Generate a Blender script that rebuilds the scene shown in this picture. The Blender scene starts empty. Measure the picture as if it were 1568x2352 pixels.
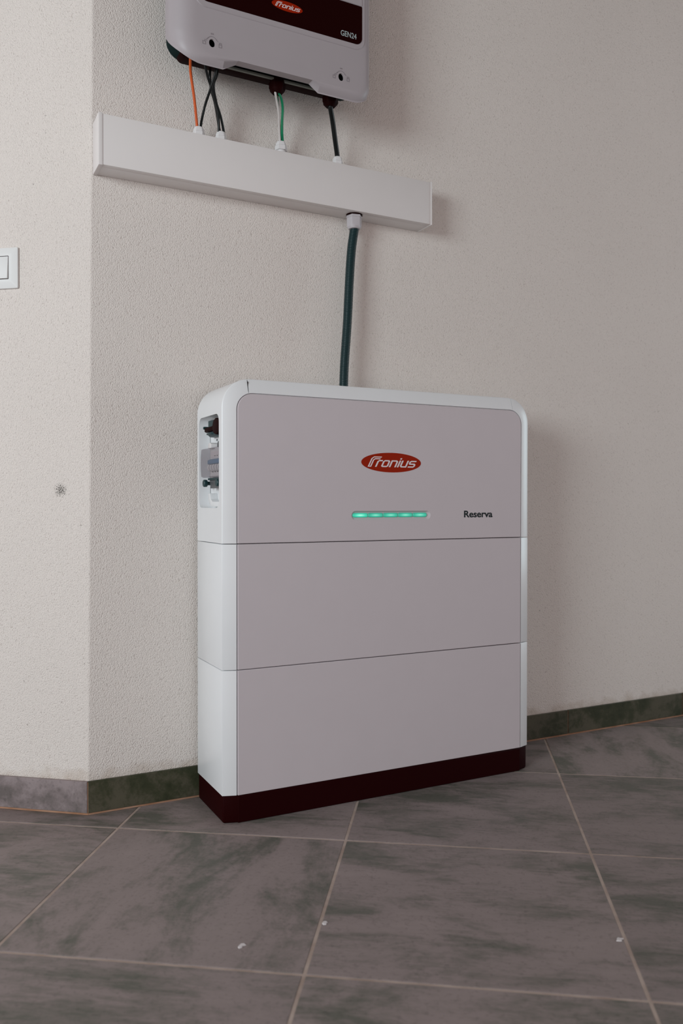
import bpy, bmesh, math, random
from mathutils import Vector, Matrix
random.seed(7)
sc = bpy.context.scene
COL = sc.collection

# ------------------------------------------------------------------ camera
F_PX, YAW, PITCH, ROLL = 1894.67, -0.472916, -0.01182, 0.000644
cam_d = bpy.data.cameras.new('camera')
cam = bpy.data.objects.new('camera', cam_d)
COL.objects.link(cam)
sc.camera = cam
cam_d.sensor_fit = 'HORIZONTAL'
cam_d.sensor_width = 24.0
cam_d.lens = 24.0 * F_PX / 1568.0
cam_d.clip_start = 0.05
fw0 = Vector((-math.sin(YAW), math.cos(YAW), 0)); rt0 = Vector((math.cos(YAW), math.sin(YAW), 0)); up0 = Vector((0, 0, 1))
fw = fw0 * math.cos(PITCH) + up0 * math.sin(PITCH)
up1 = up0 * math.cos(PITCH) - fw0 * math.sin(PITCH)
rt = rt0 * math.cos(ROLL) + up1 * math.sin(ROLL)
up = up1 * math.cos(ROLL) - rt0 * math.sin(ROLL)
m = Matrix((rt, up, -fw)).transposed().to_4x4()
m.translation = (-0.554765, -1.807903, 0.666731)
cam.matrix_world = m
cam_d.dof.use_dof = True
cam_d.dof.focus_distance = 1.85
cam_d.dof.aperture_fstop = 4.0

# ------------------------------------------------------------------ world, lights, exposure
w = bpy.data.worlds.new('world'); sc.world = w; w.use_nodes = True
bg = w.node_tree.nodes['Background']
bg.inputs[0].default_value = (1.0, 0.865, 0.87, 1)
bg.inputs[1].default_value = 0.66


def area(name, loc, target, sx, sy, power, col):
    d = bpy.data.lights.new(name, 'AREA'); d.shape = 'RECTANGLE'; d.size = sx; d.size_y = sy
    d.energy = power; d.color = col
    o = bpy.data.objects.new(name, d); COL.objects.link(o)
    o.location = loc
    o.rotation_euler = (Vector(target) - Vector(loc)).to_track_quat('-Z', 'Y').to_euler()
    return o


area('daylight_from_open_side', (-3.35, -2.25, 1.5), (0.1, 0.0, 0.9), 1.4, 1.2, 89, (0.86, 0.99, 1.03))
area('daylight_from_far_side', (4.9, -1.0, 1.35), (0.8, -0.15, 0.75), 1.2, 1.7, 38, (0.72, 0.94, 1.0))
sc.view_settings.view_transform = 'Standard'
sc.view_settings.look = 'None'
sc.view_settings.exposure = 0.0
sc.view_settings.gamma = 1.0
sc.view_settings.use_curve_mapping = False


# ------------------------------------------------------------------ materials
def srgb(r, g, b):
    f = lambda c: (c / 255 / 12.92) if c / 255 <= 0.04045 else ((c / 255 + 0.055) / 1.055) ** 2.4
    return (f(r), f(g), f(b), 1)


class NT:
    def __init__(s, name):
        s.m = bpy.data.materials.new(name); s.m.use_nodes = True
        s.t = s.m.node_tree; s.n = s.t.nodes; s.b = s.n['Principled BSDF']; s.out = s.n['Material Output']

    def node(s, typ, **kw):
        n = s.n.new(typ)
        for k, v in kw.items():
            if k.startswith('i_'):
                key = k[2:]
                key = int(key) if key.isdigit() else key.replace('_', ' ')
                n.inputs[key].default_value = v
            else:
                setattr(n, k, v)
        return n

    def link(s, a, b): s.t.links.new(a, b)

    def ramp(s, src, stops, interp='LINEAR'):
        r = s.n.new('ShaderNodeValToRGB'); r.color_ramp.interpolation = interp
        e = r.color_ramp.elements
        while len(e) < len(stops): e.new(0.5)
        for el, (p, c) in zip(e, stops): el.position = p; el.color = c
        s.link(src, r.inputs[0]); return r.outputs[0]

    def math(s, op, a, b=None, clamp=False):
        n = s.n.new('ShaderNodeMath'); n.operation = op; n.use_clamp = clamp
        for i, v in enumerate((a, b)):
            if v is None: continue
            if isinstance(v, (int, float)): n.inputs[i].default_value = v
            else: s.link(v, n.inputs[i])
        return n.outputs[0]

    def mix(s, fac, a, b, blend='MIX'):
        n = s.n.new('ShaderNodeMix'); n.data_type = 'RGBA'; n.blend_type = blend
        for idx, v in ((0, fac), (6, a), (7, b)):
            if isinstance(v, (int, float)): n.inputs[idx].default_value = v
            elif isinstance(v, tuple): n.inputs[idx].default_value = v
            else: s.link(v, n.inputs[idx])
        return n.outputs[2]


def plastic(name, col, rough=0.45, spec=0.5, grain=0.0, metal=0.0, scale=900):
    t = NT(name)
    tc = t.node('ShaderNodeTexCoord')
    nz = t.node('ShaderNodeTexNoise', i_Scale=scale * 0.02, i_Detail=3.0)
    t.link(tc.outputs['Object'], nz.inputs['Vector'])
    c2 = tuple(max(0, v * 0.965) for v in col[:3]) + (1,)
    t.link(t.mix(nz.outputs[0], col, c2), t.b.inputs['Base Color'])
    t.b.inputs['Roughness'].default_value = rough
    t.b.inputs['Specular IOR Level'].default_value = spec
    t.b.inputs['Metallic'].default_value = metal
    if grain:
        n2 = t.node('ShaderNodeTexNoise', i_Scale=scale, i_Detail=2.0)
        t.link(tc.outputs['Object'], n2.inputs['Vector'])
        bp = t.node('ShaderNodeBump', i_Strength=grain, i_Distance=0.0004)
        t.link(n2.outputs[0], bp.inputs['Height']); t.link(bp.outputs[0], t.b.inputs['Normal'])
    return t.m


M = {}
M['white'] = plastic('white_powder_coat', (0.77, 0.78, 0.79, 1), 0.33, 0.5, 0.04)
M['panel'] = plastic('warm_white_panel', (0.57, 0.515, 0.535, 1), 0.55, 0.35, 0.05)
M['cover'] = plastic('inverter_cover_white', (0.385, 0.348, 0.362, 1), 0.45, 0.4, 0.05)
M['trunk'] = plastic('pvc_white', (0.74, 0.705, 0.69, 1), 0.42, 0.45)
M['nylon'] = plastic('nylon_white', (0.72, 0.70, 0.70, 1), 0.4, 0.45)
M['nylon_g'] = plastic('nylon_grey', (0.50, 0.47, 0.49, 1), 0.4, 0.45)
M['plinth'] = plastic('dark_maroon_plinth', (0.016, 0.0006, 0.0010, 1), 0.55, 0.05)
M['black'] = plastic('black_plastic', (0.012, 0.0008, 0.0008, 1), 0.6, 0.06)
M['chassis'] = plastic('dark_chassis', (0.004, 0.016, 0.016, 1), 0.6, 0.08)
M['display'] = plastic('dark_display', (0.013, 0.0010, 0.0010, 1), 0.4, 0.05)
M['rail'] = plastic('grey_rail', (0.20, 0.22, 0.19, 1), 0.5, 0.4)
M['bcable'] = plastic('black_cable_sheath', (0.004, 0.006, 0.006, 1), 0.35, 0.3)
M['orange'] = plastic('orange_cable_sheath', (0.62, 0.10, 0.015, 1), 0.4, 0.4)
M['green'] = plastic('green_cable_sheath', (0.0, 0.20, 0.085, 1), 0.4, 0.4)
M['wcable'] = plastic('white_cable_sheath', (0.60, 0.56, 0.54, 1), 0.45, 0.4)
M['conduit'] = plastic('teal_black_conduit', (0.006, 0.030, 0.033, 1), 0.34, 0.55)
M['red'] = plastic('logo_red', (0.30, 0.014, 0.0005, 1), 0.55, 0.1)
M['logow'] = plastic('logo_white', (0.72, 0.66, 0.67, 1), 0.5, 0.3)
M['ink'] = plastic('dark_ink', (0.004, 0.012, 0.014, 1), 0.5, 0.2)
M['greyink'] = plastic('silver_ink', (0.35, 0.40, 0.40, 1), 0.5, 0.2)
M['emboss'] = plastic('embossed_symbol', (0.27, 0.245, 0.26, 1), 0.5, 0.3)
M['gap'] = plastic('dark_gap', (0.02, 0.017, 0.018, 1), 0.7, 0.1)
M['dteal'] = plastic('dark_teal_plastic', (0.012, 0.045, 0.05, 1), 0.45, 0.4)
M['dgrey'] = plastic('mid_grey_plastic', (0.10, 0.105, 0.11, 1), 0.45, 0.4)
M['blue'] = plastic('steel_blue_toggle', (0.08, 0.21, 0.36, 1), 0.45, 0.4)
M['chip'] = plastic('white_paint_chip', (0.62, 0.58, 0.58, 1), 0.8, 0.2)
M['switch'] = plastic('switch_white', (0.74, 0.74, 0.73, 1), 0.5, 0.4)
M['silicone'] = plastic('switch_gap_grey', (0.10, 0.09, 0.11, 1), 0.6, 0.2)

# yellow and green earth conductor: spiral stripe
t = NT('earth_cable_stripes')
tc = t.node('ShaderNodeTexCoord'); wv = t.node('ShaderNodeTexWave', i_Scale=14.0); wv.bands_direction = 'X'
t.link(tc.outputs['Object'], wv.inputs['Vector'])
t.link(t.ramp(wv.outputs[0], [(0.45, (0.0, 0.09, 0.04, 1)), (0.55, (0.30, 0.22, 0.01, 1))]), t.b.inputs['Base Color'])
t.b.inputs['Roughness'].default_value = 0.4
M['earth'] = t.m

# smoky transparent flap
t = NT('smoky_clear_cover')
tr = t.node('ShaderNodeBsdfTransparent', i_0=(0.82, 0.80, 0.82, 1))
t.b.inputs['Base Color'].default_value = (0.30, 0.28, 0.29, 1); t.b.inputs['Roughness'].default_value = 0.15
mx = t.node('ShaderNodeMixShader', i_0=0.26)
t.link(tr.outputs[0], mx.inputs[1]); t.link(t.b.outputs[0], mx.inputs[2]); t.link(mx.outputs[0], t.out.inputs[0])
M['smoke'] = t.m


# lit LED segments: brighter lamp core in the middle of each lens
def led(name, strength, core):
    t = NT(name)
    tc = t.node('ShaderNodeTexCoord')
    sep = t.node('ShaderNodeSeparateXYZ'); t.link(tc.outputs['Generated'], sep.inputs[0])
    dx = t.math('MULTIPLY', t.math('SUBTRACT', sep.outputs[0], 0.5), 1.7)
    dz = t.math('MULTIPLY', t.math('SUBTRACT', sep.outputs[2], 0.5), 2.0)
    r = t.math('SQRT', t.math('ADD', t.math('MULTIPLY', dx, dx), t.math('MULTIPLY', dz, dz)))
    col = t.ramp(r, [(0.0, core), (0.55, srgb(62, 196, 163)), (1.0, srgb(20, 150, 122))])
    t.link(col, t.b.inputs['Emission Color']); t.b.inputs['Emission Strength'].default_value = strength
    t.b.inputs['Base Color'].default_value = (0.02, 0.12, 0.10, 1); t.b.inputs['Roughness'].default_value = 0.4
    return t.m


M['led'] = led('led_teal', 0.85, srgb(150, 240, 212))
M['led_b'] = led('led_teal_bright', 1.15, srgb(160, 240, 215))


# rough plaster
def plaster():
    t = NT('rough_plaster')
    tc = t.node('ShaderNodeTexCoord'); o = tc.outputs['Object']
    mp = t.node('ShaderNodeMapping'); mp.inputs['Scale'].default_value = (1, 1, 0.7); t.link(o, mp.inputs[0])
    n1 = t.node('ShaderNodeTexNoise', i_Scale=720.0, i_Detail=2.0, i_Roughness=0.6); t.link(mp.outputs[0], n1.inputs['Vector'])
    n2 = t.node('ShaderNodeTexVoronoi', i_Scale=460.0); t.link(mp.outputs[0], n2.inputs['Vector'])
    big = t.node('ShaderNodeTexNoise', i_Scale=3.0, i_Detail=3.0); t.link(o, big.inputs['Vector'])
    h = t.math('SUBTRACT', t.math('ADD', t.math('MULTIPLY', n1.outputs[0], 0.55), 0.5), t.math('MULTIPLY', n2.outputs[0], 0.62))
    bp = t.node('ShaderNodeBump', i_Strength=0.9, i_Distance=0.0021)
    t.link(h, bp.inputs['Height']); t.link(bp.outputs[0], t.b.inputs['Normal'])
    base = t.mix(big.outputs[0], (0.725, 0.665, 0.622, 1), (0.775, 0.713, 0.668, 1))
    # darker tone in the pits of the grain
    pit = t.ramp(h, [(0.18, (0.78, 0.76, 0.75, 1)), (0.32, (1, 1, 1, 1))])
    base = t.mix(1.0, base, pit, 'MULTIPLY')
    # sparse dark grains
    n3 = t.node('ShaderNodeTexNoise', i_Scale=95.0, i_Detail=2.0); t.link(o, n3.inputs['Vector'])
    spk = t.ramp(n3.outputs[0], [(0.735, (0, 0, 0, 1)), (0.78, (0.5, 0.5, 0.5, 1))])
    base = t.mix(spk, base, (0.20, 0.17, 0.15, 1))
    # scuffed dark spot on the left wall
    vm = t.node('ShaderNodeVectorMath', operation='DISTANCE'); t.link(o, vm.inputs[0])
    vm.inputs[1].default_value = (-0.2861, 0.0398, 0.692)
    n5 = t.node('ShaderNodeTexNoise', i_Scale=620.0, i_Detail=1.0); t.link(o, n5.inputs['Vector'])
    fall = t.math('SUBTRACT', 1.0, t.math('DIVIDE', vm.outputs['Value'], 0.021), True)
    spot = t.math('MULTIPLY', t.math('SUBTRACT', t.math('ADD', t.math('MULTIPLY', fall, 0.30), n5.outputs[0]), 0.64), 9.0, True)
    spot = t.math('MULTIPLY', spot, t.math('MULTIPLY', fall, 2.2, True))
    base = t.mix(spot, base, (0.12, 0.11, 0.10, 1))
    # brown mortar smear just above the skirting
    sep = t.node('ShaderNodeSeparateXYZ'); t.link(o, sep.inputs[0])
    n4 = t.node('ShaderNodeTexNoise', i_Scale=28.0, i_Detail=3.0); t.link(o, n4.inputs['Vector'])
    edge = t.math('SUBTRACT', 0.094, sep.outputs[2])
    edge = t.math('ADD', t.math('MULTIPLY', edge, 26.0), t.math('MULTIPLY', t.math('SUBTRACT', n4.outputs[0], 0.5), 2.2))
    smear = t.math('MULTIPLY', t.math('MULTIPLY', edge, 1.0, True), 0.45)
    low = t.math('MULTIPLY', t.math('SUBTRACT', 0.13, sep.outputs[2]), 25.0, True)
    base = t.mix(t.math('MULTIPLY', smear, low), base, (0.33, 0.22, 0.13, 1))
    t.link(base, t.b.inputs['Base Color'])
    t.b.inputs['Roughness'].default_value = 0.92; t.b.inputs['Specular IOR Level'].default_value = 0.15
    return t.m


M['plaster'] = plaster()


# cloudy stone-look porcelain: stretched pale/dark clouds, brushed streaks and small flecks
def stone(name, pale, mid, dark, stretch=(1, 2.2, 1), rough=0.5, sc_=1.0):
    t = NT(name)
    tc = t.node('ShaderNodeTexCoord'); oi = t.node('ShaderNodeObjectInfo')
    off = t.node('ShaderNodeVectorMath', operation='SCALE'); off.inputs[0].default_value = (37.0, 21.0, 11.0)
    t.link(oi.outputs['Random'], off.inputs['Scale'])
    ad = t.node('ShaderNodeVectorMath', operation='ADD'); t.link(tc.outputs['Object'], ad.inputs[0]); t.link(off.outputs[0], ad.inputs[1])
    mp = t.node('ShaderNodeMapping'); mp.inputs['Scale'].default_value = stretch; t.link(ad.outputs[0], mp.inputs[0])
    n1 = t.node('ShaderNodeTexNoise', i_Scale=4.2 * sc_, i_Detail=7.0, i_Roughness=0.62, i_Distortion=0.5); t.link(mp.outputs[0], n1.inputs['Vector'])
    mp2 = t.node('ShaderNodeMapping'); mp2.inputs['Scale'].default_value = (stretch[0] * 1.0, stretch[1] * 3.0, 1); t.link(ad.outputs[0], mp2.inputs[0])
    n2 = t.node('ShaderNodeTexNoise', i_Scale=16.0 * sc_, i_Detail=5.0, i_Roughness=0.7); t.link(mp2.outputs[0], n2.inputs['Vector'])
    n3 = t.node('ShaderNodeTexNoise', i_Scale=140.0, i_Detail=3.0); t.link(ad.outputs[0], n3.inputs['Vector'])
    n4 = t.node('ShaderNodeTexNoise', i_Scale=42.0 * sc_, i_Detail=4.0, i_Roughness=0.65); t.link(mp.outputs[0], n4.inputs['Vector'])
    f = t.math('ADD', t.math('MULTIPLY', n1.outputs[0], 0.66), t.math('ADD', t.math('MULTIPLY', n2.outputs[0], 0.20), t.math('MULTIPLY', n4.outputs[0], 0.14)))
    col = t.ramp(f, [(0.40, dark), (0.465, mid), (0.525, pale), (0.66, tuple(c * 1.15 for c in pale[:3]) + (1,))])
    fl = t.ramp(n3.outputs[0], [(0.28, (0.80, 0.80, 0.80, 1)), (0.45, (1, 1, 1, 1)), (0.80, (1.0, 1.0, 1.0, 1))])
    col = t.mix(1.0, col, fl, 'MULTIPLY')
    hue = t.math('ADD', 0.93, t.math('MULTIPLY', oi.outputs['Random'], 0.14))
    g = t.node('ShaderNodeVectorMath', operation='SCALE'); t.link(col, g.inputs[0]); t.link(hue, g.inputs['Scale'])
    t.link(g.outputs[0], t.b.inputs['Base Color'])
    t.link(t.ramp(f, [(0.35, (rough - .04,) * 3 + (1,)), (0.65, (rough + .08,) * 3 + (1,))]), t.b.inputs['Roughness'])
    t.b.inputs['Specular IOR Level'].default_value = 0.3
    bp = t.node('ShaderNodeBump', i_Strength=0.12, i_Distance=0.001)
    t.link(n3.outputs[0], bp.inputs['Height']); t.link(bp.outputs[0], t.b.inputs['Normal'])
    return t.m


TC = ((0.238, 0.194, 0.186, 1), (0.180, 0.154, 0.141, 1), (0.112, 0.109, 0.091, 1))
M['tile'] = stone('stone_look_tile', *TC)
M['tile_b'] = stone('stone_look_tile_crosswise', *TC, stretch=(2.2, 1, 1))
M['skirt'] = stone('stone_look_skirting', (0.25, 0.205, 0.205, 1), (0.185, 0.15, 0.148, 1), (0.125, 0.105, 0.10, 1), (1, 1, 1), 0.5, 1.6)
M['skirt_shaded'] = stone('stone_look_skirting_shaded', (0.075, 0.068, 0.045, 1), (0.040, 0.042, 0.022, 1), (0.025, 0.030, 0.014, 1), (1, 1, 1), 0.5, 1.6)  # same skirting tile, with the back wall's greenish shade painted into its colour


def grout(name, a, b):
    t = NT(name); tc = t.node('ShaderNodeTexCoord')
    n = t.node('ShaderNodeTexNoise', i_Scale=18.0, i_Detail=4.0); t.link(tc.outputs['Object'], n.inputs['Vector'])
    t.link(t.ramp(n.outputs[0], [(0.35, a), (0.65, b)]), t.b.inputs['Base Color'])
    t.b.inputs['Roughness'].default_value = 0.95; t.b.inputs['Specular IOR Level'].default_value = 0.1
    return t.m


M['soffit'] = plastic('painted_soffit', (0.28, 0.24, 0.21, 1), 0.9, 0.1)
M['grout'] = grout('beige_grout', (0.34, 0.26, 0.22, 1), (0.46, 0.375, 0.33, 1))
M['grout_o'] = grout('orange_brown_grout', (0.30, 0.15, 0.085, 1), (0.42, 0.25, 0.17, 1))


# ------------------------------------------------------------------ helpers
def obj(name, me, mat=None, parent=None):
    o = bpy.data.objects.new(name, me); COL.objects.link(o)
    if mat is not None and not me.materials: me.materials.append(M[mat] if isinstance(mat, str) else mat)
    if parent is not None: o.parent = parent
    return o


def thing(name, label, cat, loc=(0, 0, 0), group=None):
    o = bpy.data.objects.new(name, None); COL.objects.link(o); o.location = loc
    o.empty_display_size = 0.05
    tag(o, label, cat, group); return o


def tag(o, label, cat, group=None, kind=None):
    if label: o['label'] = label
    if cat: o['category'] = cat
    if group: o['group'] = group
    if kind: o['kind'] = kind
    return o


def from_bm(bm, smooth=None):
    bmesh.ops.recalc_face_normals(bm, faces=bm.faces)
    me = bpy.data.meshes.new('m'); bm.to_mesh(me); bm.free()
    if smooth is not None:
        for p in me.polygons: p.use_smooth = True
        me.set_sharp_from_angle(angle=math.radians(smooth))
    return me


def loft(rings, caps=True, smooth=30, closed=True):
    bm = bmesh.new(); vr = [[bm.verts.new(p) for p in r] for r in rings]
    for a, b in zip(vr[:-1], vr[1:]):
        n = len(a)
        for i in range(n if closed else n - 1):
            j = (i + 1) % n
            try: bm.faces.new((a[i], a[j], b[j], b[i]))
            except ValueError: pass
    if caps:
        bm.faces.new(vr[0]); bm.faces.new(vr[-1])
    bmesh.ops.remove_doubles(bm, verts=bm.verts, dist=1e-6)
    return from_bm(bm, smooth)


def box(x0, x1, y0, y1, z0, z1, bev=0.0, seg=2):
    bm = bmesh.new(); bmesh.ops.create_cube(bm, size=1)
    for v in bm.verts:
        v.co = Vector(((x0 + x1) / 2 + v.co.x * (x1 - x0), (y0 + y1) / 2 + v.co.y * (y1 - y0), (z0 + z1) / 2 + v.co.z * (z1 - z0)))
    if bev: bmesh.ops.bevel(bm, geom=bm.edges[:], offset=bev, segments=seg, affect='EDGES', profile=0.5)
    return from_bm(bm, 35 if bev else None)


def bevel_mesh(me, off, seg=2, ang=25):
    bm = bmesh.new(); bm.from_mesh(me)
    es = [e for e in bm.edges if len(e.link_faces) == 2 and e.calc_face_angle(0) > math.radians(ang)]
    bmesh.ops.bevel(bm, geom=es, offset=off, segments=seg, affect='EDGES', profile=0.5)
    return from_bm(bm, 35)


def rrect(x0, x1, z0, z1, r, n=8):
    """outline of a rounded rectangle in (x,z); r = (bl, br, tr, tl)"""
    if isinstance(r, (int, float)): r = (r,) * 4
    pts = []
    for (cx, cz, sx, sz, a0, rr) in ((x0, z0, 1, 1, 180, r[0]), (x1, z0, -1, 1, 270, r[1]), (x1, z1, -1, -1, 0, r[2]), (x0, z1, 1, -1, 90, r[3])):
        if rr <= 0: pts.append((cx, cz)); continue
        for k in range(n + 1):
            a = math.radians(a0 + 90 * k / n)
            pts.append((cx + sx * rr + rr * math.cos(a), cz + sz * rr + rr * math.sin(a)))
    return pts


def plate(outline, y0, y1, bev=0.0):
    """prism of an (x,z) outline from y0 (back) to y1 (front, more negative)"""
    if not bev: return loft([[(x, y0, z) for x, z in outline], [(x, y1, z) for x, z in outline]], smooth=30)
    cx = sum(p[0] for p in outline) / len(outline); cz = sum(p[1] for p in outline) / len(outline)
    n = len(outline); ins = []
    for i in range(n):
        p, a, b = Vector(outline[i]), Vector(outline[i - 1]), Vector(outline[(i + 1) % n])
        d1 = (p - a).normalized(); d2 = (b - p).normalized()
        n1 = Vector((-d1.y, d1.x)); n2 = Vector((-d2.y, d2.x))
        nn = n1 + n2
        nn = nn / max(0.3, nn.length_squared / 2) if nn.length > 1e-6 else n1
        ins.append(p + nn * bev)
    area2 = sum(outline[i - 1][0] * outline[i][1] - outline[i][0] * outline[i - 1][1] for i in range(n))
    if area2 < 0: ins = [2 * Vector(outline[i]) - ins[i] for i in range(n)]
    s = 1 if y1 > y0 else -1
    return loft([[(x, y0, z) for x, z in outline], [(x, y1 - s * bev, z) for x, z in outline], [(q.x, y1, q.y) for q in ins]], smooth=30)


def catmull(pts, n=8):
    P = [Vector(p) for p in pts]; P = [2 * P[0] - P[1]] + P + [2 * P[-1] - P[-2]]
    out = []
    for i in range(1, len(P) - 2):
        for k in range(n):
            t = k / n
            out.append(0.5 * ((2 * P[i]) + (P[i + 1] - P[i - 1]) * t + (2 * P[i - 1] - 5 * P[i] + 4 * P[i + 1] - P[i + 2]) * t * t + (3 * P[i] - P[i - 1] - 3 * P[i + 1] + P[i + 2]) * t ** 3))
    out.append(P[-2]); return out


def tube(path, radius, n=12):
    """radius: number or function of the arc length"""
    rings = []; s = 0
    for i, p in enumerate(path):
        a = path[max(0, i - 1)]; b = path[min(len(path) - 1, i + 1)]
        t = (b - a).normalized()
        u = t.cross(Vector((0, 1, 0))).normalized(); v = t.cross(u)
        if i: s += (p - path[i - 1]).length
        r = radius(s) if callable(radius) else radius
        rings.append([p + (u * math.cos(2 * math.pi * k / n) + v * math.sin(2 * math.pi * k / n)) * r for k in range(n)])
    return loft(rings, smooth=50)


def lathe(profile, n=20, hexa=(), axis='z', origin=(0, 0, 0)):
    """profile of (radius, height); heights listed in hexa index are hexagonal rings"""
    rings = []
    for i, (r, h) in enumerate(profile):
        ring = []
        for k in range(n):
            a = 2 * math.pi * k / n
            rr = r
            if i in hexa:
                am = (a + math.pi / 6) % (math.pi / 3) - math.pi / 6
                rr = r * math.cos(math.pi / 6) / math.cos(am)
            c, s_ = rr * math.cos(a + 0.3), rr * math.sin(a + 0.3)
            if axis == 'z': ring.append((origin[0] + c, origin[1] + s_, origin[2] + h))
            elif axis == 'x': ring.append((origin[0] + h, origin[1] + c, origin[2] + s_))
            else: ring.append((origin[0] + c, origin[1] + h, origin[2] + s_))
        rings.append(ring)
    return loft(rings, smooth=32)


def cut(me, cutters):
    a = bpy.data.objects.new('cut_a', me); COL.objects.link(a)
    tmp = []
    for c in cutters:
        b = bpy.data.objects.new('cut_b', c); COL.objects.link(b); tmp.append(b)
        md = a.modifiers.new('b', 'BOOLEAN'); md.operation = 'DIFFERENCE'; md.object = b; md.solver = 'EXACT'
    dg = bpy.context.evaluated_depsgraph_get(); dg.update()
    r = bpy.data.meshes.new_from_object(a.evaluated_get(dg))
    for o in [a] + tmp: bpy.data.objects.remove(o)
    for p in r.polygons: p.use_smooth = True
    r.set_sharp_from_angle(angle=math.radians(30))
    return r


def font_mesh(text, size, offset=0.0, sx=1.0, extrude=0.0003, shear=0.0):
    c = bpy.data.curves.new('f', 'FONT'); c.body = text; c.size = size; c.offset = offset; c.extrude = extrude; c.shear = shear
    c.resolution_u = 6
    o = bpy.data.objects.new('f', c); COL.objects.link(o)
    dg = bpy.context.evaluated_depsgraph_get(); dg.update()
    me = bpy.data.meshes.new_from_object(o.evaluated_get(dg)); bpy.data.objects.remove(o)
    xs = [v.co.x for v in me.vertices]; ys = [v.co.y for v in me.vertices]
    return me, min(xs), max(xs), min(ys), max(ys)


def fit_text(text, x0, x1, z0, z1, y, offset):
    """lettering scaled into the rectangle on a plane of constant y, facing -y"""
    me, a, b, c, d = font_mesh(text, 1.0, offset, extrude=0.01)
    for v in me.vertices:
        X = x0 + (v.co.x - a) / (b - a) * (x1 - x0); Z = z0 + (v.co.y - c) / (d - c) * (z1 - z0)
        v.co = (X, y - (v.co.z + 0.01) * 0.02, Z)
    return me


def stroke(bm, pts, wd, closed=False):
    """ribbon with mitred joins in the (x,z) plane -> prism faces"""
    P = [Vector(p) for p in pts]; n = len(P); L = []; R = []
    for i in range(n):
        a = P[i - 1] if (i > 0 or closed) else None; b = P[(i + 1) % n] if (i < n - 1 or closed) else None
        d1 = (P[i] - a).normalized() if a is not None else (b - P[i]).normalized()
        d2 = (b - P[i]).normalized() if b is not None else d1
        n1 = Vector((-d1.y, d1.x)); n2 = Vector((-d2.y, d2.x)); nn = (n1 + n2); nn = nn / max(0.35, nn.length_squared / 2)
        L.append(P[i] + nn * wd / 2); R.append(P[i] - nn * wd / 2)
    for i in range(n if closed else n - 1):
        j = (i + 1) % n
        q = [L[i], R[i], R[j], L[j]]
        f = [bm.verts.new((v.x, 0, v.y)) for v in q]; g = [bm.verts.new((v.x, 1, v.y)) for v in q]
        bm.faces.new(f); bm.faces.new(g[::-1])
        for k in range(4): bm.faces.new((f[k], g[k], g[(k + 1) % 4], f[(k + 1) % 4]))


def logo_letters(x0, x1, z0, z1, y):
    """slanted squared word mark; each glyph a stroke drawing on a unit grid"""
    bm = bmesh.new(); wd = 0.17
    def at(dx, pts): return [(x + dx, z) for x, z in pts]
    def sq(x, a): return at(x, a)
    # F: outer stem with roof and an inner second line
    stroke(bm, sq(0, [(0.0, 0.0), (0.0, 1.12), (0.16, 1.34), (0.98, 1.34)]), 0.13)
    stroke(bm, sq(0, [(0.24, 0.0), (0.24, 0.95), (0.36, 1.10), (0.92, 1.10)]), 0.13)
    stroke(bm, sq(0, [(0.066, 0.06), (0.174, 0.06)]), 0.12)
    # small letters
    stroke(bm, sq(0.80, [(0, 0), (0, 0.74), (0.12, 0.86), (0.46, 0.86)]), wd)                                     # r
    o = [(0, 0.16), (0, 0.74), (0.10, 0.86), (0.50, 0.86), (0.60, 0.74), (0.60, 0.16), (0.50, 0.08), (0.10, 0.08)]
    stroke(bm, sq(1.42, o), wd, True)                                                                            # o
    stroke(bm, sq(2.30, [(0, 0), (0, 0.86), (0.48, 0.86), (0.60, 0.74), (0.60, 0)]), wd)                         # n
    stroke(bm, sq(3.18, [(0, 0), (0, 0.94)]), wd); stroke(bm, sq(3.18, [(0, 1.08), (0, 1.26)]), wd)              # i
    stroke(bm, sq(3.46, [(0, 0.94), (0, 0.2), (0.12, 0.08), (0.60, 0.08), (0.60, 0.94)]), wd)                    # u
    stroke(bm, sq(4.34, [(0.66, 0.86), (0.10, 0.86), (0.0, 0.76), (0.0, 0.56), (0.08, 0.48), (0.52, 0.48), (0.62, 0.38), (0.62, 0.18), (0.52, 0.08), (-0.04, 0.08)]), wd)  # s
    for v in bm.verts: v.co.x += v.co.z * 0.36
    xs = [v.co.x for v in bm.verts]; zs = [v.co.z for v in bm.verts]
    for v in bm.verts:
        v.co = Vector((x0 + (v.co.x - min(xs)) / (max(xs) - min(xs)) * (x1 - x0), y - 0.0003 * (1 - v.co.y), z0 + (v.co.z - min(zs)) / (max(zs) - min(zs)) * (z1 - z0)))
    return from_bm(bm)


def ellipse(cx, cz, a, b, n=48): return [(cx + a * math.cos(2 * math.pi * k / n), cz + b * math.sin(2 * math.pi * k / n)) for k in range(n)]


# ------------------------------------------------------------------ setting: walls, floor, skirting
XC, LEAN, AL = -0.2366, 0.0078, 0.665
NB = Vector((-math.sin(AL / 2), -math.cos(AL / 2)))           # bisector of the two wall normals
DL = Vector((-math.cos(AL), math.sin(AL)))                    # along the left wall, away from the corner
NL = Vector((-math.sin(AL), -math.cos(AL)))                   # left wall normal
PC = Vector((XC, 0))
H = 2.28
r = 0.009; cen = PC - NB * (r / math.cos(AL / 2))
arc = lambda a: cen + Vector((-math.sin(a), -math.cos(a))) * r
inner = PC - NB * 0.25


def prism(poly, z0, z1, nz=1):
    rings = []
    for k in range(nz + 1):
        z = z0 + (z1 - z0) * k / nz
        rings.append([(p.x + LEAN * z, p.y, z) for p in poly])
    return loft(rings, smooth=25)


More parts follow.
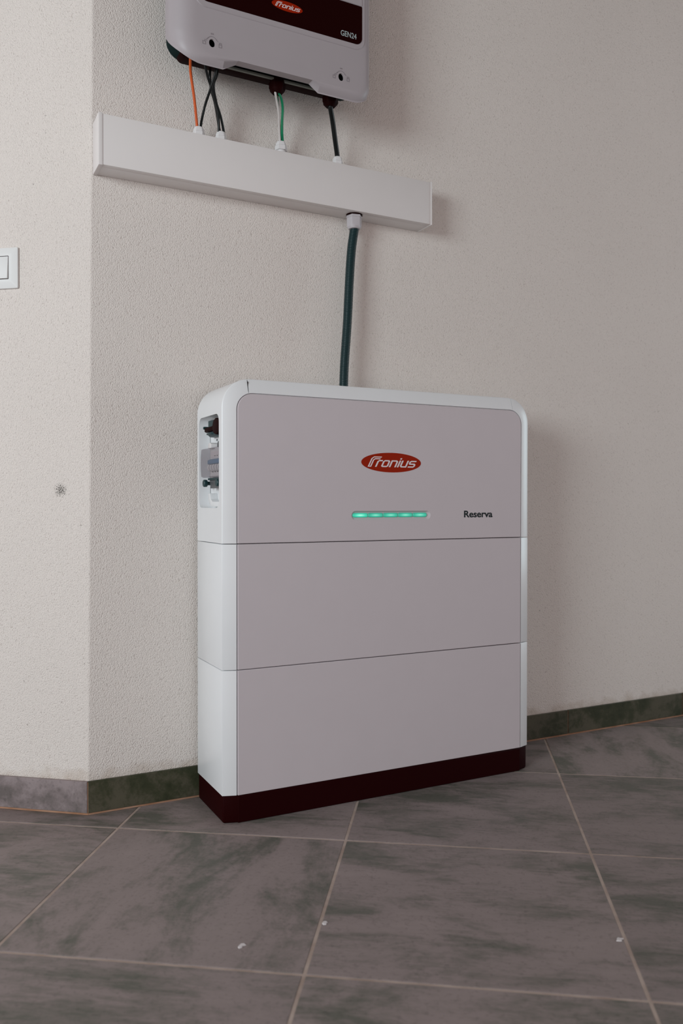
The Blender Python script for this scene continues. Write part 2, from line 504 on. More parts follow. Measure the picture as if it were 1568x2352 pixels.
back = [arc(AL / 2 * k / 4) for k in range(4, -1, -1)] + [Vector((4.0, 0)), Vector((4.0, 0.25)), inner]
left = [arc(AL / 2 + AL / 2 * k / 4) for k in range(5)] + [PC + DL * 3.6, PC + DL * 3.6 - NL * 0.25, inner]
for nm, poly in (('wall_back', back), ('wall_left', left)):
    o = obj(nm, prism(poly, 0.0, H), 'plaster'); o['kind'] = 'structure'

o = obj('ceiling', box(-1.9, 4.0, -4.2, 0.25, H, H + 0.12), 'soffit'); o['kind'] = 'structure'

TH, U0, V0, SU, SV = 0.603326, -0.102608, -0.196702, 0.469289, 0.467318
UU = Vector((math.cos(TH), -math.sin(TH), 0)); VV = Vector((math.sin(TH), math.cos(TH), 0))
GAP = 0.0058
i0, i1, j0, j1 = -5, 8, -5, 6
c4 = [UU * (U0 + a * SU) + VV * (V0 + b * SV) for a, b in ((i0, j0), (i1, j0), (i1, j1), (i0, j1))]
floor = obj('floor', loft([[(c.x, c.y, -0.02) for c in c4], [(c.x, c.y, -0.0012) for c in c4]], smooth=None), 'grout'); floor['kind'] = 'structure'
tile_me = box(GAP / 2, SU - GAP / 2, GAP / 2, SV - GAP / 2, -0.012, 0.0, 0.0007, 1)
tile_mb = tile_me.copy()
tile_me.materials.append(M['tile']); tile_mb.materials.append(M['tile_b'])
for i in range(i0, i1):
    for j in range(j0, j1):
        o = obj('tile', tile_mb if (i * 7 + j * 3) % 5 == 2 and (i, j) != (1, 0) else tile_me, None, floor)
        p = UU * (U0 + i * SU) + VV * (V0 + j * SV)
        # pieces are laid half-turned here and there, and never perfectly level
        o.location = (p.x, p.y, random.uniform(-0.0004, 0.0))
        o.rotation_euler = (0, 0, -TH)

SK_H, SK_T = 0.0713, 0.0075


def skirting(nm, origin, direction, normal, joints, z0, mats):
    root = bpy.data.objects.new(nm, None); COL.objects.link(root); root['kind'] = 'structure'
    ang = math.atan2(direction.y, direction.x)
    root.location = (origin.x, origin.y, 0); root.rotation_euler = (0, 0, ang)
    side = -1 if direction.x * normal.y - direction.y * normal.x < 0 else 1
    # local frame: x along the wall, y (times side) out of the wall
    for (a, b), mt in zip(joints, mats):
        ys = sorted((side * 0.0005, side * SK_T))
        obj('tile', box(a + 0.0015, b - 0.0015, ys[0], ys[1], z0, SK_H, 0.0006, 1), mt, root)
    a, b = joints[0][0], joints[-1][1]
    ys = sorted((0.0, side * (SK_T - 0.0022)))
    obj('joint_grout', box(a, b, ys[0], ys[1], 0.0, SK_H - 0.0012), 'grout_o', root)
    return root


tn = math.tan(AL / 2) * SK_T
S = 0.4655
jb = [(-tn, 0.166 - XC), (0.166 - XC, 0.631 - XC), (0.631 - XC, 1.0962 - XC), (1.0962 - XC, 1.5616 - XC), (1.5616 - XC, 2.027 - XC), (2.027 - XC, 2.49 - XC), (2.49 - XC, 2.96 - XC), (2.96 - XC, 3.42 - XC), (3.42 - XC, 3.88 - XC)]
skirting('baseboard_back', PC, Vector((1, 0)), Vector((0, -1)), jb, 0.0045, ['skirt_shaded'] * len(jb))
jl = [(-tn, 0.43)] + [(0.43 + S * k, 0.43 + S * (k + 1)) for k in range(6)]
skirting('baseboard_left', PC, DL, NL, jl, 0.0045, ['skirt'] * len(jl))

# ------------------------------------------------------------------ battery cabinet
W, G0, D, CX, CY = 0.80, 0.0145, 0.19279, 0.02825, 0.01055
ZB, Z2, Z1, ZTP, ZTO = 0.05737, 0.31834, 0.5802, 0.8943, 0.9241
YS = -(D - CY)                                               # where the sides end and the facet begins
bat = thing('battery_cabinet', 'tall white stacked battery cabinet on a dark maroon plinth with red oval logo', 'battery cabinet', (W / 2, -D / 2, 0))
BO = Vector((W / 2, -D / 2, 0))


def bpart(name, me, mat, parent=None, label=None):
    o = obj(name, me, mat, parent or bat)
    if parent is None: me.transform(Matrix.Translation(-BO))
    else: me.transform(Matrix.Translation(-BO))
    if label: o['label'] = label
    return o


def section(ins=0.0, front=0.0):
    return [(ins, -G0 - ins), (W - ins, -G0 - ins), (W - ins, YS), (W - CX, -D + 0.001), (CX, -D + 0.001), (ins, YS)]


GP = 0.0008
# lower two modules
for za, zb in ((ZB + 0.0006, Z2 - GP), (Z2 + GP, Z1 - GP)):
    me = loft([[(x, y, z) for x, y in section()] for z in (za, zb)], smooth=25)
    # front of the housing sits behind the panel: groove between facet and panel
    bev = bevel_mesh(me, 0.0008, 2, 15)
    groove = [box(CX + 0.0002, W - CX - 0.0002, -D - 0.01, -D + 0.006, za - 0.01, zb + 0.01)]
    bpart('module_housing', cut(bev, groove), 'white')
    bpart('front_panel', plate(rrect(CX + 0.0022, W - CX - 0.0022, za, zb, 0.0012, 2), -D + 0.0062, -D - 0.0006, 0.0011), 'panel')

# upper module: rounded shoulders, facet all the way round the front
RO = 0.062
out0 = rrect(0, W, Z1 + GP, ZTO, (0, 0, RO, RO), 12)


def inset_arch(d):
    return rrect(d, W - d, Z1 + GP, ZTO - d * (ZTO - ZTP) / CX, (0, 0, max(0.02, RO - d), max(0.02, RO - d)), 12)


ring = lambda d, y: [(x, y, z) for x, z in inset_arch(d)]
me = loft([ring(0.0012, -G0), ring(0, -G0 - 0.0012), ring(0.0, YS + 0.0012), ring(0.0006, YS + 0.0002), ring(0.0018, YS - 0.0006), ring(CX, -D + 0.001)], smooth=22)
RX = 0.0265
rec = rrect(-0.1640, -0.0275, 0.6545, 0.8520, 0.018, 8)       # opening on the left side, outline in (y,z)
cut_rec = loft([[(-0.02, y, z) for y, z in rec], [(RX, y, z) for y, z in rec]], smooth=30)
cut_front = plate([(x, z) for x, z in rrect(CX + 0.0002, W - CX - 0.0002, Z1 - 0.02, ZTP - 0.0002, (0, 0, 0.036, 0.036), 10)], -D + 0.006, -D - 0.01)
# gaps between the shoulder pieces and the top bar
gaps = [loft([[(0.0545, YS + 0.02, ZTO - 0.004), (0.0565, YS + 0.02, ZTO - 0.004), (0.0565, YS + 0.02, ZTO + .01), (0.0545, YS + 0.02, ZTO + .01)],
              [(0.0545, -D - 0.006, ZTP - 0.008), (0.0565, -D - 0.006, ZTP - 0.008), (0.0565, -D - 0.006, ZTO + .01), (0.0545, -D - 0.006, ZTO + .01)]], smooth=None)]
gr = W - 0.0555
gaps.append(loft([[(gr - .0004, YS + 0.02, ZTO - 0.002), (gr + .0004, YS + 0.02, ZTO - 0.002), (gr + .0004, YS + 0.02, ZTO + .01), (gr - .0004, YS + 0.02, ZTO + .01)],
                  [(gr - .0004, -D - 0.006, ZTP - 0.008), (gr + .0004, -D - 0.006, ZTP - 0.008), (gr + .0004, -D - 0.006, ZTO + .01), (gr - .0004, -D - 0.006, ZTO + .01)]], smooth=None))
hous = bpart('upper_housing', cut(me, [cut_rec, cut_front] + gaps), 'white', label='white upper housing with rounded shoulders and a side recess')
bpart('gap_seal', box(0.0548, 0.0562, -D + 0.0065, -D + 0.0085, ZTP - 0.006, ZTO - 0.006), 'gap')

pan_out = rrect(CX + 0.0022, W - CX - 0.0022, Z1 + GP, ZTP - 0.0022, (0.0012, 0.0012, 0.0335, 0.0335), 10)
LX0, LX1, LZ = 0.2998, 0.4958, 0.6378
trough_o = rrect(0.2960, 0.5040, LZ - 0.0112, LZ + 0.0097, 0.0102, 8)
trough_i = rrect(0.2995, 0.4965, LZ - 0.0060, LZ + 0.0058, 0.0058, 8)
trough = loft([[(x, -D - 0.003, z) for x, z in trough_o], [(x, -D - 0.0005, z) for x, z in trough_o], [(x, -D + 0.0038, z) for x, z in trough_i]], smooth=20)
upan = bpart('front_panel', cut(plate(pan_out, -D + 0.0062, -D - 0.0006, 0.0011), [trough]), 'panel')
# status light: five teal segments in the trough
seg = (LX1 - LX0) / 5
for k in range(5):
    a = LX0 + seg * k + 0.0009; b = LX0 + seg * (k + 1) - 0.0009
    rl = 0.0046 if k == 0 else 0.0028; rr = 0.0046 if k == 4 else 0.0028
    o = bpart('light_segment', plate(rrect(a, b, LZ - 0.0048, LZ + 0.0048, (rl, rr, rr, rl), 5), -D + 0.0045, -D + 0.0012, 0.0008), 'led_b' if k == 0 else 'led', label='glowing teal status light segment')
# oval badge and lettering
bad = bpart('oval_badge', plate(ellipse(0.3988, 0.7566, 0.0783, 0.0222, 64), -D, -D - 0.0009), 'red', label='red oval logo badge with white slanted lettering')
bpart('badge_lettering', logo_letters(0.3365, 0.4655, 0.7462, 0.7695, -D - 0.0009), 'logow', bad)
bpart('name_lettering', fit_text('Reserva', 0.5987, 0.6822, 0.6306, 0.6470, -D - 0.0006, 0.021), 'ink')


# plinth: chamfered corner blocks and a long front board
def psec(z, ins):
    return [(0.0015 + ins, -G0 - 0.003, z), (W - 0.0015 - ins, -G0 - 0.003, z), (W - 0.0015 - ins, YS + 0.0015, z), (W - CX - 0.004, -D + 0.0012 + ins, z), (CX + 0.004, -D + 0.0012 + ins, z), (0.0015 + ins, YS + 0.0015, z)]


bpart('plinth', bevel_mesh(loft([psec(0.0, 0.003), psec(0.004, 0.0), psec(ZB, 0.0)], smooth=25), 0.0025, 3, 30), 'plinth', label='dark maroon plinth under the battery modules')
bpart('plinth_board', plate(rrect(CX + 0.0025, W - CX - 0.0025, 0.001, ZB - 0.0022, 0.001, 2), -D + 0.003, -D, 0.0008), 'plinth')

# --- fittings in the side recess (mounted on the recess wall x = RX, sticking out towards -x)
iso = lambda x, a, b, z0, z1: [(x, y, z) for y, z in ((a, z0), (b, z0), (b, z1), (a, z1))]
fus = bpart('isolator_switch', bevel_mesh(loft([iso(RX, -.058, -.162, .8090, .8455), iso(0.014, -.061, -.162, .8090, .8455), iso(0.0075, -.070, -.162, .8115, .8435)], smooth=20), 0.0010, 2, 20), 'dteal', label='dark rotary isolator in the recess')
kn = []
for k in range(64):
    a = 2 * math.pi * k / 64; rr = 0.0168 * (1 + 0.06 * abs(math.cos(4 * a))); kn.append((rr * math.cos(a) * 1.35, rr * math.sin(a)))
bpart('isolator_knob', bevel_mesh(loft([[(0.009, -0.1385 + a, 0.8270 + b) for a, b in kn], [(0.0015, -0.1385 + a * .97, 0.8270 + b * .97) for a, b in kn]], smooth=40), 0.0008, 2, 50), 'black', fus)
bpart('isolator_lever', bevel_mesh(loft([iso(0.010, -.056, -.115, .8180, .8310), iso(0.0025, -.058, -.115, .8200, .8290)], smooth=20), 0.0018, 2, 20), 'black', fus)
bpart('isolator_pin', lathe([(0.0005, -0.0035), (0.0030, -0.0025), (0.0034, 0.001), (0.0034, 0.014)], 14, (), 'x', (0.0035, -0.0570, 0.8290)), 'dteal', fus)
bpart('isolator_fin', bevel_mesh(loft([iso(0.012, -.066, -.105, .8120, .8180), iso(0.0035, -.070, -.102, .8130, .8165)], smooth=20), 0.0008, 1, 20), 'dteal', fus)
# breaker with toggles under a smoky flap
brk = bpart('circuit_breaker', bevel_mesh(loft([[(RX, y, z) for y, z in ((-.060, .7195), (-.163, .7195), (-.163, .7850), (-.060, .7850))],
                                  [(0.016, y, z) for y, z in ((-.060, .7195), (-.163, .7195), (-.163, .7850), (-.060, .7850))],
                                  [(0.013, y, z) for y, z in ((-.068, .7230), (-.163, .7230), (-.163, .7790), (-.068, .7790))]], smooth=20), 0.001, 2, 20), 'nylon', label='pale grey circuit breaker with blue toggle bar')
bpart('toggle_bar', bevel_mesh(loft([[(0.0135, y, z) for y, z in ((-.072, .7475), (-.163, .7475), (-.163, .7610), (-.072, .7610))], [(0.0045, y, z) for y, z in ((-.073, .7495), (-.163, .7495), (-.163, .7575), (-.073, .7575))]], smooth=20), 0.0015, 2, 20), 'blue', brk)
for k in range(5):
    y0 = -0.077 - 0.0165 * k
    tg = [(0.0135, .7475), (0.0045, .7480), (0.0025, .7420), (0.0045, .7350), (0.0135, .7325)]
    bpart('toggle', bevel_mesh(loft([[(x, y0, z) for x, z in tg], [(x, y0 - 0.0062, z) for x, z in tg]], smooth=40), 0.0006, 1, 30), 'blue' if k % 2 == 9 else 'nylon', brk)
    bpart('toggle_slot', box(0.0115, 0.0133, y0 - 0.0122, y0 - 0.0068, .7315, .7480, 0.0004, 1), 'dgrey', brk)
bpart('rating_label', box(0.0122, 0.0132, -0.160, -0.072, .7630, .7765), 'logow', brk)
for k in range(3):
    bpart('label_print', box(0.0117, 0.0125, -0.106 - 0.016 * k, -0.098 - 0.016 * k, .7660, .7675), 'dgrey', brk)
fl = [(-0.046, .7205), (-0.043, .7350), (-0.042, .7510), (-0.043, .7680), (-0.047, .7835)]
flap_rings = [[(0.0245, y, z) for y, z in fl + [(-0.1635, .7840), (-0.1635, .7200)]],
              [(0.004, y, z) for y, z in fl + [(-0.1635, .7840), (-0.1635, .7200)]],
              [(-0.0020, y - 0.004, .7510 + (z - .7510) * 0.94) for y, z in fl + [(-0.1595, .7840), (-0.1595, .7200)]]]
me = loft(flap_rings, smooth=25)
bmf = bmesh.new(); bmf.from_mesh(me)
bmesh.ops.delete(bmf, geom=[f for f in bmf.faces if all(abs(v.co.x - 0.0245) < 1e-5 for v in f.verts)], context='FACES')
me = bpy.data.meshes.new('m'); bmf.to_mesh(me); bmf.free()
for p in me.polygons: p.use_smooth = True
me.set_sharp_from_angle(angle=math.radians(25))
bpart('clear_flap', me, 'smoke', label='smoky transparent flap over the breaker')
hg = [(-.072, .7835), (-.072, .7900), (-.077, .7955), (-.088, .7955), (-.094, .7925), (-.094, .7835)]
bpart('flap_hinge', bevel_mesh(loft([[(RX, y, z) for y, z in hg], [(0.006, y, z) for y, z in hg]], smooth=30), 0.001, 2, 20), 'nylon')
hg2 = [(y - 0.062, z) for y, z in hg]
bpart('flap_hinge', bevel_mesh(loft([[(RX, y, z) for y, z in hg2], [(0.006, y, z) for y, z in hg2]], smooth=30), 0.001, 2, 20), 'dgrey')
# terminal block with two knurled screws
tb = bpart('terminal_block', bevel_mesh(loft([[(RX, y, z) for y, z in ((-.075, .6985), (-.163, .6985), (-.163, .7185), (-.070, .7185))],
                                 [(0.010, y, z) for y, z in ((-.078, .6965), (-.163, .6965), (-.163, .7185), (-.070, .7185))]], smooth=20), 0.001, 2, 20), 'dgrey', label='dark terminal block with two thumb screws')
bpart('block_edge', box(0.006, 0.012, -.163, -.071, .7145, .7190, 0.0008, 1), 'dteal', tb)
for yy in (-0.0660, -0.1520):
    bpart('thumb_screw', lathe([(0.0042, 0.020), (0.0042, 0.006), (0.0075, 0.0055), (0.0080, 0.004), (0.0080, -0.001), (0.0070, -0.0022), (0.0004, -0.0022)], 18, (), 'x', (0.0, yy, 0.7078)), 'dteal', tb)
bpart('screw_hole', lathe([(0.0028, -0.0006), (0.0028, 0.002)], 14, (), 'x', (0.0092, -0.1230, 0.7090)), 'black', tb)
# backing seam and moulded tray
bpart('recess_seam', box(RX - 0.0004, RX + 0.0005, -0.0284, -0.0274, 0.680, 0.830), 'gap')
tray = [(-.060, .686), (-.062, .672), (-.070, .662), (-.084, .657), (-.160, .657), (-.160, .668), (-.090, .668), (-.078, .674), (-.074, .686)]
bpart('moulded_tray', bevel_mesh(loft([[(RX, y, z) for y, z in tray], [(0.010, y, z) for y, z in tray]], smooth=30), 0.001, 2, 20), 'white')
bpart('warning_print', box(RX - 0.0005, RX + 0.0003, -0.078, -0.070, .8010, .8050), 'dgrey')


# ------------------------------------------------------------------ cable trunking on the wall
TX0, TX1, TZ0, TZ1, TF = -0.2234, 0.5920, 1.3625, 1.4677, 0.0642
trk = thing('cable_trunking', 'long white rectangular cable trunking fixed to the wall below the inverter', 'cable trunking', (0.184, 0, TZ0))
TO = Vector((0.184, 0, TZ0))


def tpart(name, me, mat, parent=None, label=None):
    me.transform(Matrix.Translation(-TO)); o = obj(name, me, mat, parent or trk)
    if label: o['label'] = label
    return o


tpart('trunking_channel', box(TX0 + 0.004, TX1 - 0.003, -TF + 0.010, -0.0005, TZ0 + 0.0004, TZ1 - 0.0004, 0.0008, 2), 'trunk')
lid = [(-TF + 0.0012, TZ0 + 0.0002), (-TF + 0.0012, TZ1 - 0.0002), (-TF + 0.0170, TZ1 - 0.0000), (-TF + 0.0170, TZ0 - 0.0000)]
tpart('trunking_lid', bevel_mesh(loft([[(TX0 + 0.004, y, z) for y, z in lid], [(TX1 - 0.003, y, z) for y, z in lid]], smooth=20), 0.0012, 2, 20), 'trunk')
for a, b in ((TX0, TX0 + 0.0085), (TX1 - 0.0035, TX1)):
    tpart('end_cap', box(a, b, -TF, -0.0008, TZ0 - 0.0012, TZ1 + 0.0012, 0.0008, 2), 'trunk')
GX = ((-0.0020, 0.0125), (0.0490, 0.0118), (0.1945, 0.0128), (0.3412, 0.0118))
for k, (gx, gr_) in enumerate(GX):
    h = 0.0265 if k != 2 else 0.0335
    b0 = 0.0 if k != 2 else 0.008
    g = tpart('cable_gland', lathe([(gr_ * 0.8, 0.0), (gr_ * 0.8, b0 + 0.004), (gr_ * 1.12, b0 + 0.005), (gr_ * 1.12, b0 + 0.014), (gr_ * 1.0, b0 + 0.0155), (gr_ * 0.96, h - 0.006), (gr_ * 0.78, h - 0.0015), (gr_ * 0.6, h), (0.0005, h)], 36, (2, 3, 4, 5), 'z', (gx, -0.035, TZ1 - 0.0006)), 'nylon' if k != 3 else 'nylon')
cg = (0.3865, -0.035)
gl = tpart('cable_gland', lathe([(0.0165, 0.0), (0.0165, -0.006), (0.0185, -0.0065), (0.0185, -0.0255), (0.0172, -0.0300), (0.0140, -0.0345), (0.0115, -0.0350), (0.0005, -0.0350)], 36, (2, 3), 'z', (cg[0], cg[1], TZ0)), 'nylon_g', label='pale nylon gland under the trunking holding the conduit')
tpart('gland_washer', lathe([(0.0005, 0.0003), (0.0198, 0.0003), (0.0198, -0.0028), (0.0005, -0.0028)], 28, (), 'z', (cg[0], cg[1], TZ0)), 'black', gl)
tpart('gland_nut', lathe([(0.0005, -0.0030), (0.0196, -0.0030), (0.0196, -0.0080), (0.0005, -0.0080)], 36, (1, 2), 'z', (cg[0], cg[1], TZ0)), 'nylon_g', gl)

# ------------------------------------------------------------------ corrugated conduit
cp = catmull([(0.3868, -0.035, 1.3290), (0.3777, -0.037, 1.2746), (0.3711, -0.039, 1.1988), (0.3647, -0.041, 1.0998), (0.3561, -0.043, 1.001), (0.3529, -0.045, 0.9463), (0.3520, -0.0455, 0.9243)], 60)
# resample evenly: four rings to each corrugation
PITCH_C = 0.0037; dens = []; acc = 0.0; step = PITCH_C / 6
dens.append(cp[0]); prev = cp[0]
for q in cp[1:]:
    while (q - prev).length >= step:
        prev = prev + (q - prev).normalized() * step; dens.append(prev)
prof = [0.0, 0.75, 1.0, 1.0, 0.75, 0.0]
cnt = [0]


def crad(s):
    return 0.0095 + 0.0016 * prof[int(round(s / step)) % 6]


me = tube(dens, crad, 16)
cd = obj('corrugated_conduit', me, 'conduit'); tag(cd, 'dark teal corrugated conduit running from the trunking down to the battery cabinet', 'conduit')
cd.location = cp[-1]; me.transform(Matrix.Translation(-cp[-1]))

# ------------------------------------------------------------------ inverter
IX, HW, IZ0, IZ1 = 0.1430, 0.235, 1.5770, 2.15
YF = -0.15
inv = thing('wall_inverter', 'white wall-mounted inverter with dark front band, hung above the trunking', 'inverter', (IX, 0, IZ0))
IO = Vector((IX, 0, IZ0))


def ipart(name, me, mat, parent=None, label=None):
    me.transform(Matrix.Translation(-IO)); o = obj(name, me, mat, parent or inv)
    if label: o['label'] = label
    return o


NOTCH = [(0.018, 0.0), (0.049, 0.0205), (0.2210, 0.0205), (0.239, 0.0)]


def cover_ring(ins, t, thick=0.0):
    """t = 0 at the open back edge, 1 at the front; thick > 0 gives the inner skin"""
    rb = 0.058 - ins * 0.5
    e = ins + thick
    pts = rrect(IX - HW + ins * 1.7 + thick, IX + HW - ins * 0.9 - thick, IZ0 + thick, IZ1 - e, (rb * 1.15, rb * 0.85, 0.05, 0.05), 10)
    pts = pts[:11] + [(x + (thick if x < IX else -thick) * -0.6, IZ0 + dz + thick) for x, dz in NOTCH] + pts[11:]
    chin = 0.021 * t
    o = []
    for x, z in pts:
        zr = (z - thick - IZ0)
        f = min(1.0, max(0.0, zr / 0.070)); f = f * f * (3 - 2 * f)
        yb = -0.139 + f * 0.046                       # the cover is shallow along its lower lip, deep at the sides
        ym = min(-0.108, yb)
        y = yb + (ym - yb) * min(1, t / 0.15) if t < 0.15 else ym + (YF - ym) * math.sin(math.pi / 2 * (t - 0.15) / 0.85)
        zz = z + (chin * (1 - zr / 0.09) if zr < 0.09 else 0)
        if abs(zr - 0.0205) < 1e-6: zz = max(z, IZ0 + thick + chin)
        o.append((x, y + thick, zz))
    return o


prof_t = [0.0, 0.15] + [0.15 + 0.85 * k / 8 for k in range(1, 9)]
inset = lambda t: 0.0 if t <= 0.15 else 0.030 * (1 - math.cos(math.pi / 2 * (t - 0.15) / 0.85))
rings = [cover_ring(inset(t), t, 0.0035) for t in reversed(prof_t)] + [cover_ring(inset(t), t) for t in prof_t]
me = loft(rings, smooth=18)
KEY = ((-0.0089, 1.6201), (0.2917, 1.6203))
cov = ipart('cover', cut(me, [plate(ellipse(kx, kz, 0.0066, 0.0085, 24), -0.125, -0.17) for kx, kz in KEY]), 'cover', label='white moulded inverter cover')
for kx, kz in KEY:
    ipart('lock_screw', plate(ellipse(kx, kz, 0.0066, 0.0085, 20), -0.120, -0.130), 'chassis', cov)
    bm = bmesh.new()
    arc_p = [(0.0115 * math.cos(a), 0.0135 * math.sin(a)) for a in [math.radians(35 + 110 * k / 10) for k in range(11)]]
    stroke(bm, arc_p, 0.0009)
    stroke(bm, [(-0.0125, 0.0055), (-0.0090, 0.0085)], 0.0008); stroke(bm, [(0.0125, 0.0055), (0.0090, 0.0085)], 0.0008)
    for dx in (-0.0022, 0.0, 0.0022): stroke(bm, [(dx, 0.0175), (dx, 0.0205)], 0.0008)
    for s_, open_ in ((-1, True), (1, False)):
        X = s_ * 0.0175
        stroke(bm, [(X - 0.003, -0.0055), (X + 0.003, -0.0055), (X + 0.003, 0.0005), (X - 0.003, 0.0005)], 0.0009, True)
        sh = [(X - 0.002 + (0.0035 if open_ else 0), 0.0005), (X - 0.002 + (0.0035 if open_ else 0), 0.0040), (X + 0.002 + (0.0035 if open_ else 0), 0.0040), (X + 0.002 + (0.0035 if open_ else 0), 0.0022 if open_ else 0.0005)]
        stroke(bm, sh, 0.0008)
    for v in bm.verts: v.co = Vector((kx + v.co.x, YF - 0.0006 * (1 - v.co.y) , kz + v.co.z))
    ipart('lock_symbols', from_bm(bm), 'emboss', cov)
# raised rim, dark band, upper face
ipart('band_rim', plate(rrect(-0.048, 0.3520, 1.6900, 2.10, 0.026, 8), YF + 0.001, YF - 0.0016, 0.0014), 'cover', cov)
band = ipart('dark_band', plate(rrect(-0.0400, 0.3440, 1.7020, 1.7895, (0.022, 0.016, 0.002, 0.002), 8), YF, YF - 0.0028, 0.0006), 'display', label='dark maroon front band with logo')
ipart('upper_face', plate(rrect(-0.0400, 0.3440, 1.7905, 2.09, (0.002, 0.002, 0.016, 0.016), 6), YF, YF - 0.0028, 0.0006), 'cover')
ob = ipart('oval_badge', plate(ellipse(0.1594, 1.7392, 0.0362, 0.0105, 48), YF - 0.0028, YF - 0.0034), 'red', band, 'red oval logo badge')
ipart('badge_lettering', logo_letters(0.1305, 0.1905, 1.7343, 1.7453, YF - 0.0034), 'logow', band)
ipart('model_lettering', fit_text('GEN24', 0.2894, 0.3292, 1.7115, 1.7240, YF - 0.0028, 0.012), 'greyink', band)


def dark_shell(x0, x1, z0, z1, y0, y1, rad):
    o = rrect(x0, x1, z0, z1, rad, 8)
    return loft([[(x, y0, z) for x, z in o], [(x, y1, z) for x, z in o]], smooth=30)


ipart('chassis', dark_shell(-0.0800, 0.3660, 1.6170, 2.12, -0.055, -0.118, (0.036, 0.036, 0.04, 0.04)), 'chassis', label='dark inverter chassis behind the cover')
ipart('connection_block', bevel_mesh(dark_shell(-0.0590, 0.3300, 1.6110, 1.66, -0.058, -0.090, (0.012, 0.012, 0.002, 0.002)), 0.0012, 2, 30), 'black')
ipart('edge_rail', bevel_mesh(box(0.010, 0.300, -0.0960, -0.0895, 1.6078, 1.6125), 0.0006, 1, 30), 'rail')
ipart('wall_bracket', box(-0.04, 0.33, -0.056, -0.0006, 1.70, 2.05, 0.002, 2), 'chassis')
for gx in (0.1640, 0.2970):
    g = ipart('cable_gland', lathe([(0.0005, 0.0), (0.0165, 0.0), (0.0165, -0.007), (0.0188, -0.008), (0.0188, -0.020), (0.0165, -0.024), (0.0105, -0.0305), (0.0005, -0.0305)], 36, (3, 4), 'z', (gx, -0.085, 1.6125)), 'black')


# ------------------------------------------------------------------ loose cables between inverter and trunking
def cable(name, pts, rad, mat, label, cat='cable', top=None, grp=None):
    P = [Vector(p) for p in pts]
    first = P[0] + Vector((0, 0, 0.018)) if top is None else Vector(top)
    last = P[-1] + Vector((0, 0, -0.012))
    path = catmull([first] + P + [last], 7)
    me = tube(path, rad, 12); o = P[-1].copy()
    me.transform(Matrix.Translation(-o))
    c = obj(name, me, mat); c.location = o
    tag(c, label, cat, 'cables between inverter and trunking')
    return c


cable('power_cable', [(-0.0373, -0.09, 1.6093), (-0.031, -0.072, 1.5878), (-0.0178, -0.054, 1.5445), (-0.0060, -0.036, 1.4942)], 0.0030, 'orange', 'bright orange cable at the far left of the hanging cables')
cable('power_cable', [(-0.0059, -0.092, 1.6049), (0.0027, -0.083, 1.5861), (0.0141, -0.074, 1.5674), (0.0298, -0.064, 1.5384), (0.0436, -0.052, 1.5166), (0.0545, -0.0385, 1.4939)], 0.0028, 'bcable', 'thin black cable slanting right across the crossing, ending rightmost in the second gland')
cable('power_cable', [(0.0120, -0.112, 1.5860), (0.0090, -0.102, 1.5685), (0.0060, -0.090, 1.5520), (0.0022, -0.070, 1.5308), (-0.0004, -0.053, 1.5055), (0.0018, -0.037, 1.4935)], 0.0028, 'bcable', 'thin black cable curving left into the gland shared with the orange cable', top=(0.013, -0.112, 1.606))
cable('power_cable', [(0.0266, -0.075, 1.5972), (0.0223, -0.067, 1.5828), (0.0252, -0.059, 1.5673), (0.0330, -0.052, 1.546), (0.0404, -0.044, 1.5172), (0.0432, -0.0385, 1.4925)], 0.0030, 'bcable', 'black cable bowing left then down, ending leftmost in the second gland')
cable('power_cable', [(0.0151, -0.062, 1.5936), (0.0212, -0.052, 1.5728), (0.0308, -0.045, 1.5546), (0.0383, -0.038, 1.5339), (0.0455, -0.031, 1.507), (0.0490, -0.0285, 1.4964)], 0.0028, 'bcable', 'rearmost black cable of the crossing, ending in the middle of the second gland')
cable('power_cable', [(0.1651, -0.09, 1.5861), (0.1772, -0.079, 1.576), (0.1847, -0.068, 1.5618), (0.188, -0.057, 1.5394), (0.1926, -0.046, 1.517), (0.1985, -0.035, 1.5035)], 0.0030, 'green', 'vivid green cable bowing right between the middle glands')
cable('power_cable', [(0.1574, -0.09, 1.5824), (0.1672, -0.0762, 1.5682), (0.1774, -0.0625, 1.5488), (0.1846, -0.0488, 1.5282), (0.1905, -0.037, 1.5025)], 0.0025, 'wcable', 'whitish cable beside the green cable at the middle glands')
cable('earth_cable', [(0.1669, -0.08, 1.587), (0.1772, -0.060, 1.5621), (0.1879, -0.044, 1.5364), (0.1955, -0.031, 1.5045)], 0.0018, 'earth', 'thin green and yellow striped earth wire behind the white cable')
cable('power_cable', [(0.2972, -0.085, 1.582), (0.3111, -0.0683, 1.5607), (0.3258, -0.0517, 1.5275), (0.3395, -0.036, 1.4981)], 0.0058, 'bcable', 'thick black cable at the far right of the hanging cables')

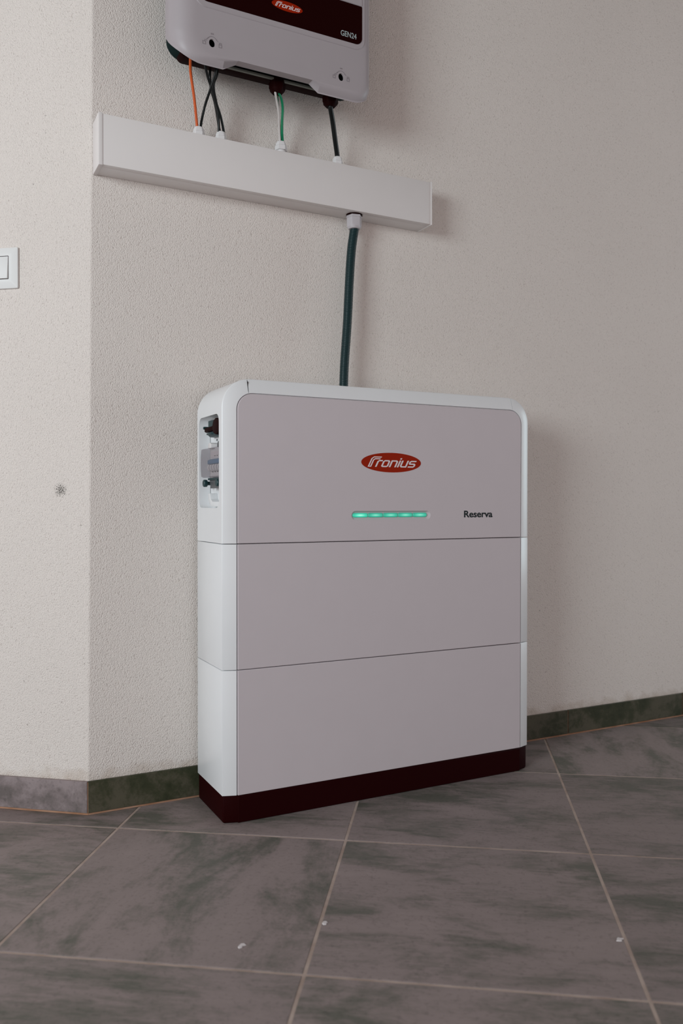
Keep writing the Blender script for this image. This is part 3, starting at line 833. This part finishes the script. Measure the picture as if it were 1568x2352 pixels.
# ------------------------------------------------------------------ light switch on the left wall
sw = thing('light_switch', 'square white rocker light switch on the left wall', 'light switch', (PC.x + DL.x * 0.2125 + LEAN * 1.17, PC.y + DL.y * 0.2125, 1.1285))
sw.rotation_euler = (0, 0, math.atan2(-DL.y, -DL.x))          # local x towards the corner, -y out of the wall
SH = 0.0443
o4 = lambda h, r_, y: [(x, y, z + SH) for x, z in rrect(-h, h, -h, h, r_, 4)]
obj('frame', loft([o4(SH - 0.0010, 0.002, 0.001), o4(SH, 0.0025, -0.0030), o4(SH - 0.0008, 0.0025, -0.0050), o4(SH - 0.012, 0.003, -0.0092), o4(SH - 0.0165, 0.002, -0.0098), o4(SH - 0.0190, 0.0015, -0.0098), o4(SH - 0.0190, 0.0015, -0.005)], smooth=22), 'switch', sw)
obj('frame_gap', box(-SH + 0.0185, SH - 0.0185, -0.0062, -0.004, 0.0185, 2 * SH - 0.0185), 'silicone', sw)
rk = SH - 0.0204
me = loft([[(-rk, -0.006, SH - rk), (rk, -0.006, SH - rk), (rk, -0.006, SH + rk), (-rk, -0.006, SH + rk)],
           [(-rk, -0.0135, SH - rk), (rk, -0.0135, SH - rk), (rk, -0.0102, SH + rk), (-rk, -0.0102, SH + rk)]], smooth=None)
obj('rocker', bevel_mesh(me, 0.0007, 2, 30), 'switch', sw)

# ------------------------------------------------------------------ flecks of paint on the floor
for (x, y, s_, lab) in ((-0.128, -0.643, 0.0085, 'small white paint chip on the tile in front of the plinth'),
                        (0.0135, -0.639, 0.0070, 'small white paint chip lying against the grout line between the two front tiles'),
                        (0.3924, -0.888, 0.0085, 'small white paint chip beside the long grout line at the right')):
    bm = bmesh.new(); n = 9; bot = []; top = []
    for k in range(n):
        a = 2 * math.pi * k / n; rr = s_ * random.uniform(0.55, 1.0) * (1.0 if abs(math.cos(a)) > 0.5 else 0.6)
        bot.append(bm.verts.new((rr * math.cos(a), rr * math.sin(a), 0.0))); top.append(bm.verts.new((rr * .8 * math.cos(a), rr * .8 * math.sin(a), 0.0011 + random.uniform(0, .0006))))
    bm.faces.new(bot[::-1]); bm.faces.new(top)
    for k in range(n): bm.faces.new((bot[k], bot[(k + 1) % n], top[(k + 1) % n], top[k]))
    c = obj('paint_chip', from_bm(bm), 'chip'); c.location = (x, y, 0.0); c.rotation_euler = (0, 0, 0.5)
    tag(c, lab, 'paint chip', 'paint chips on the floor')
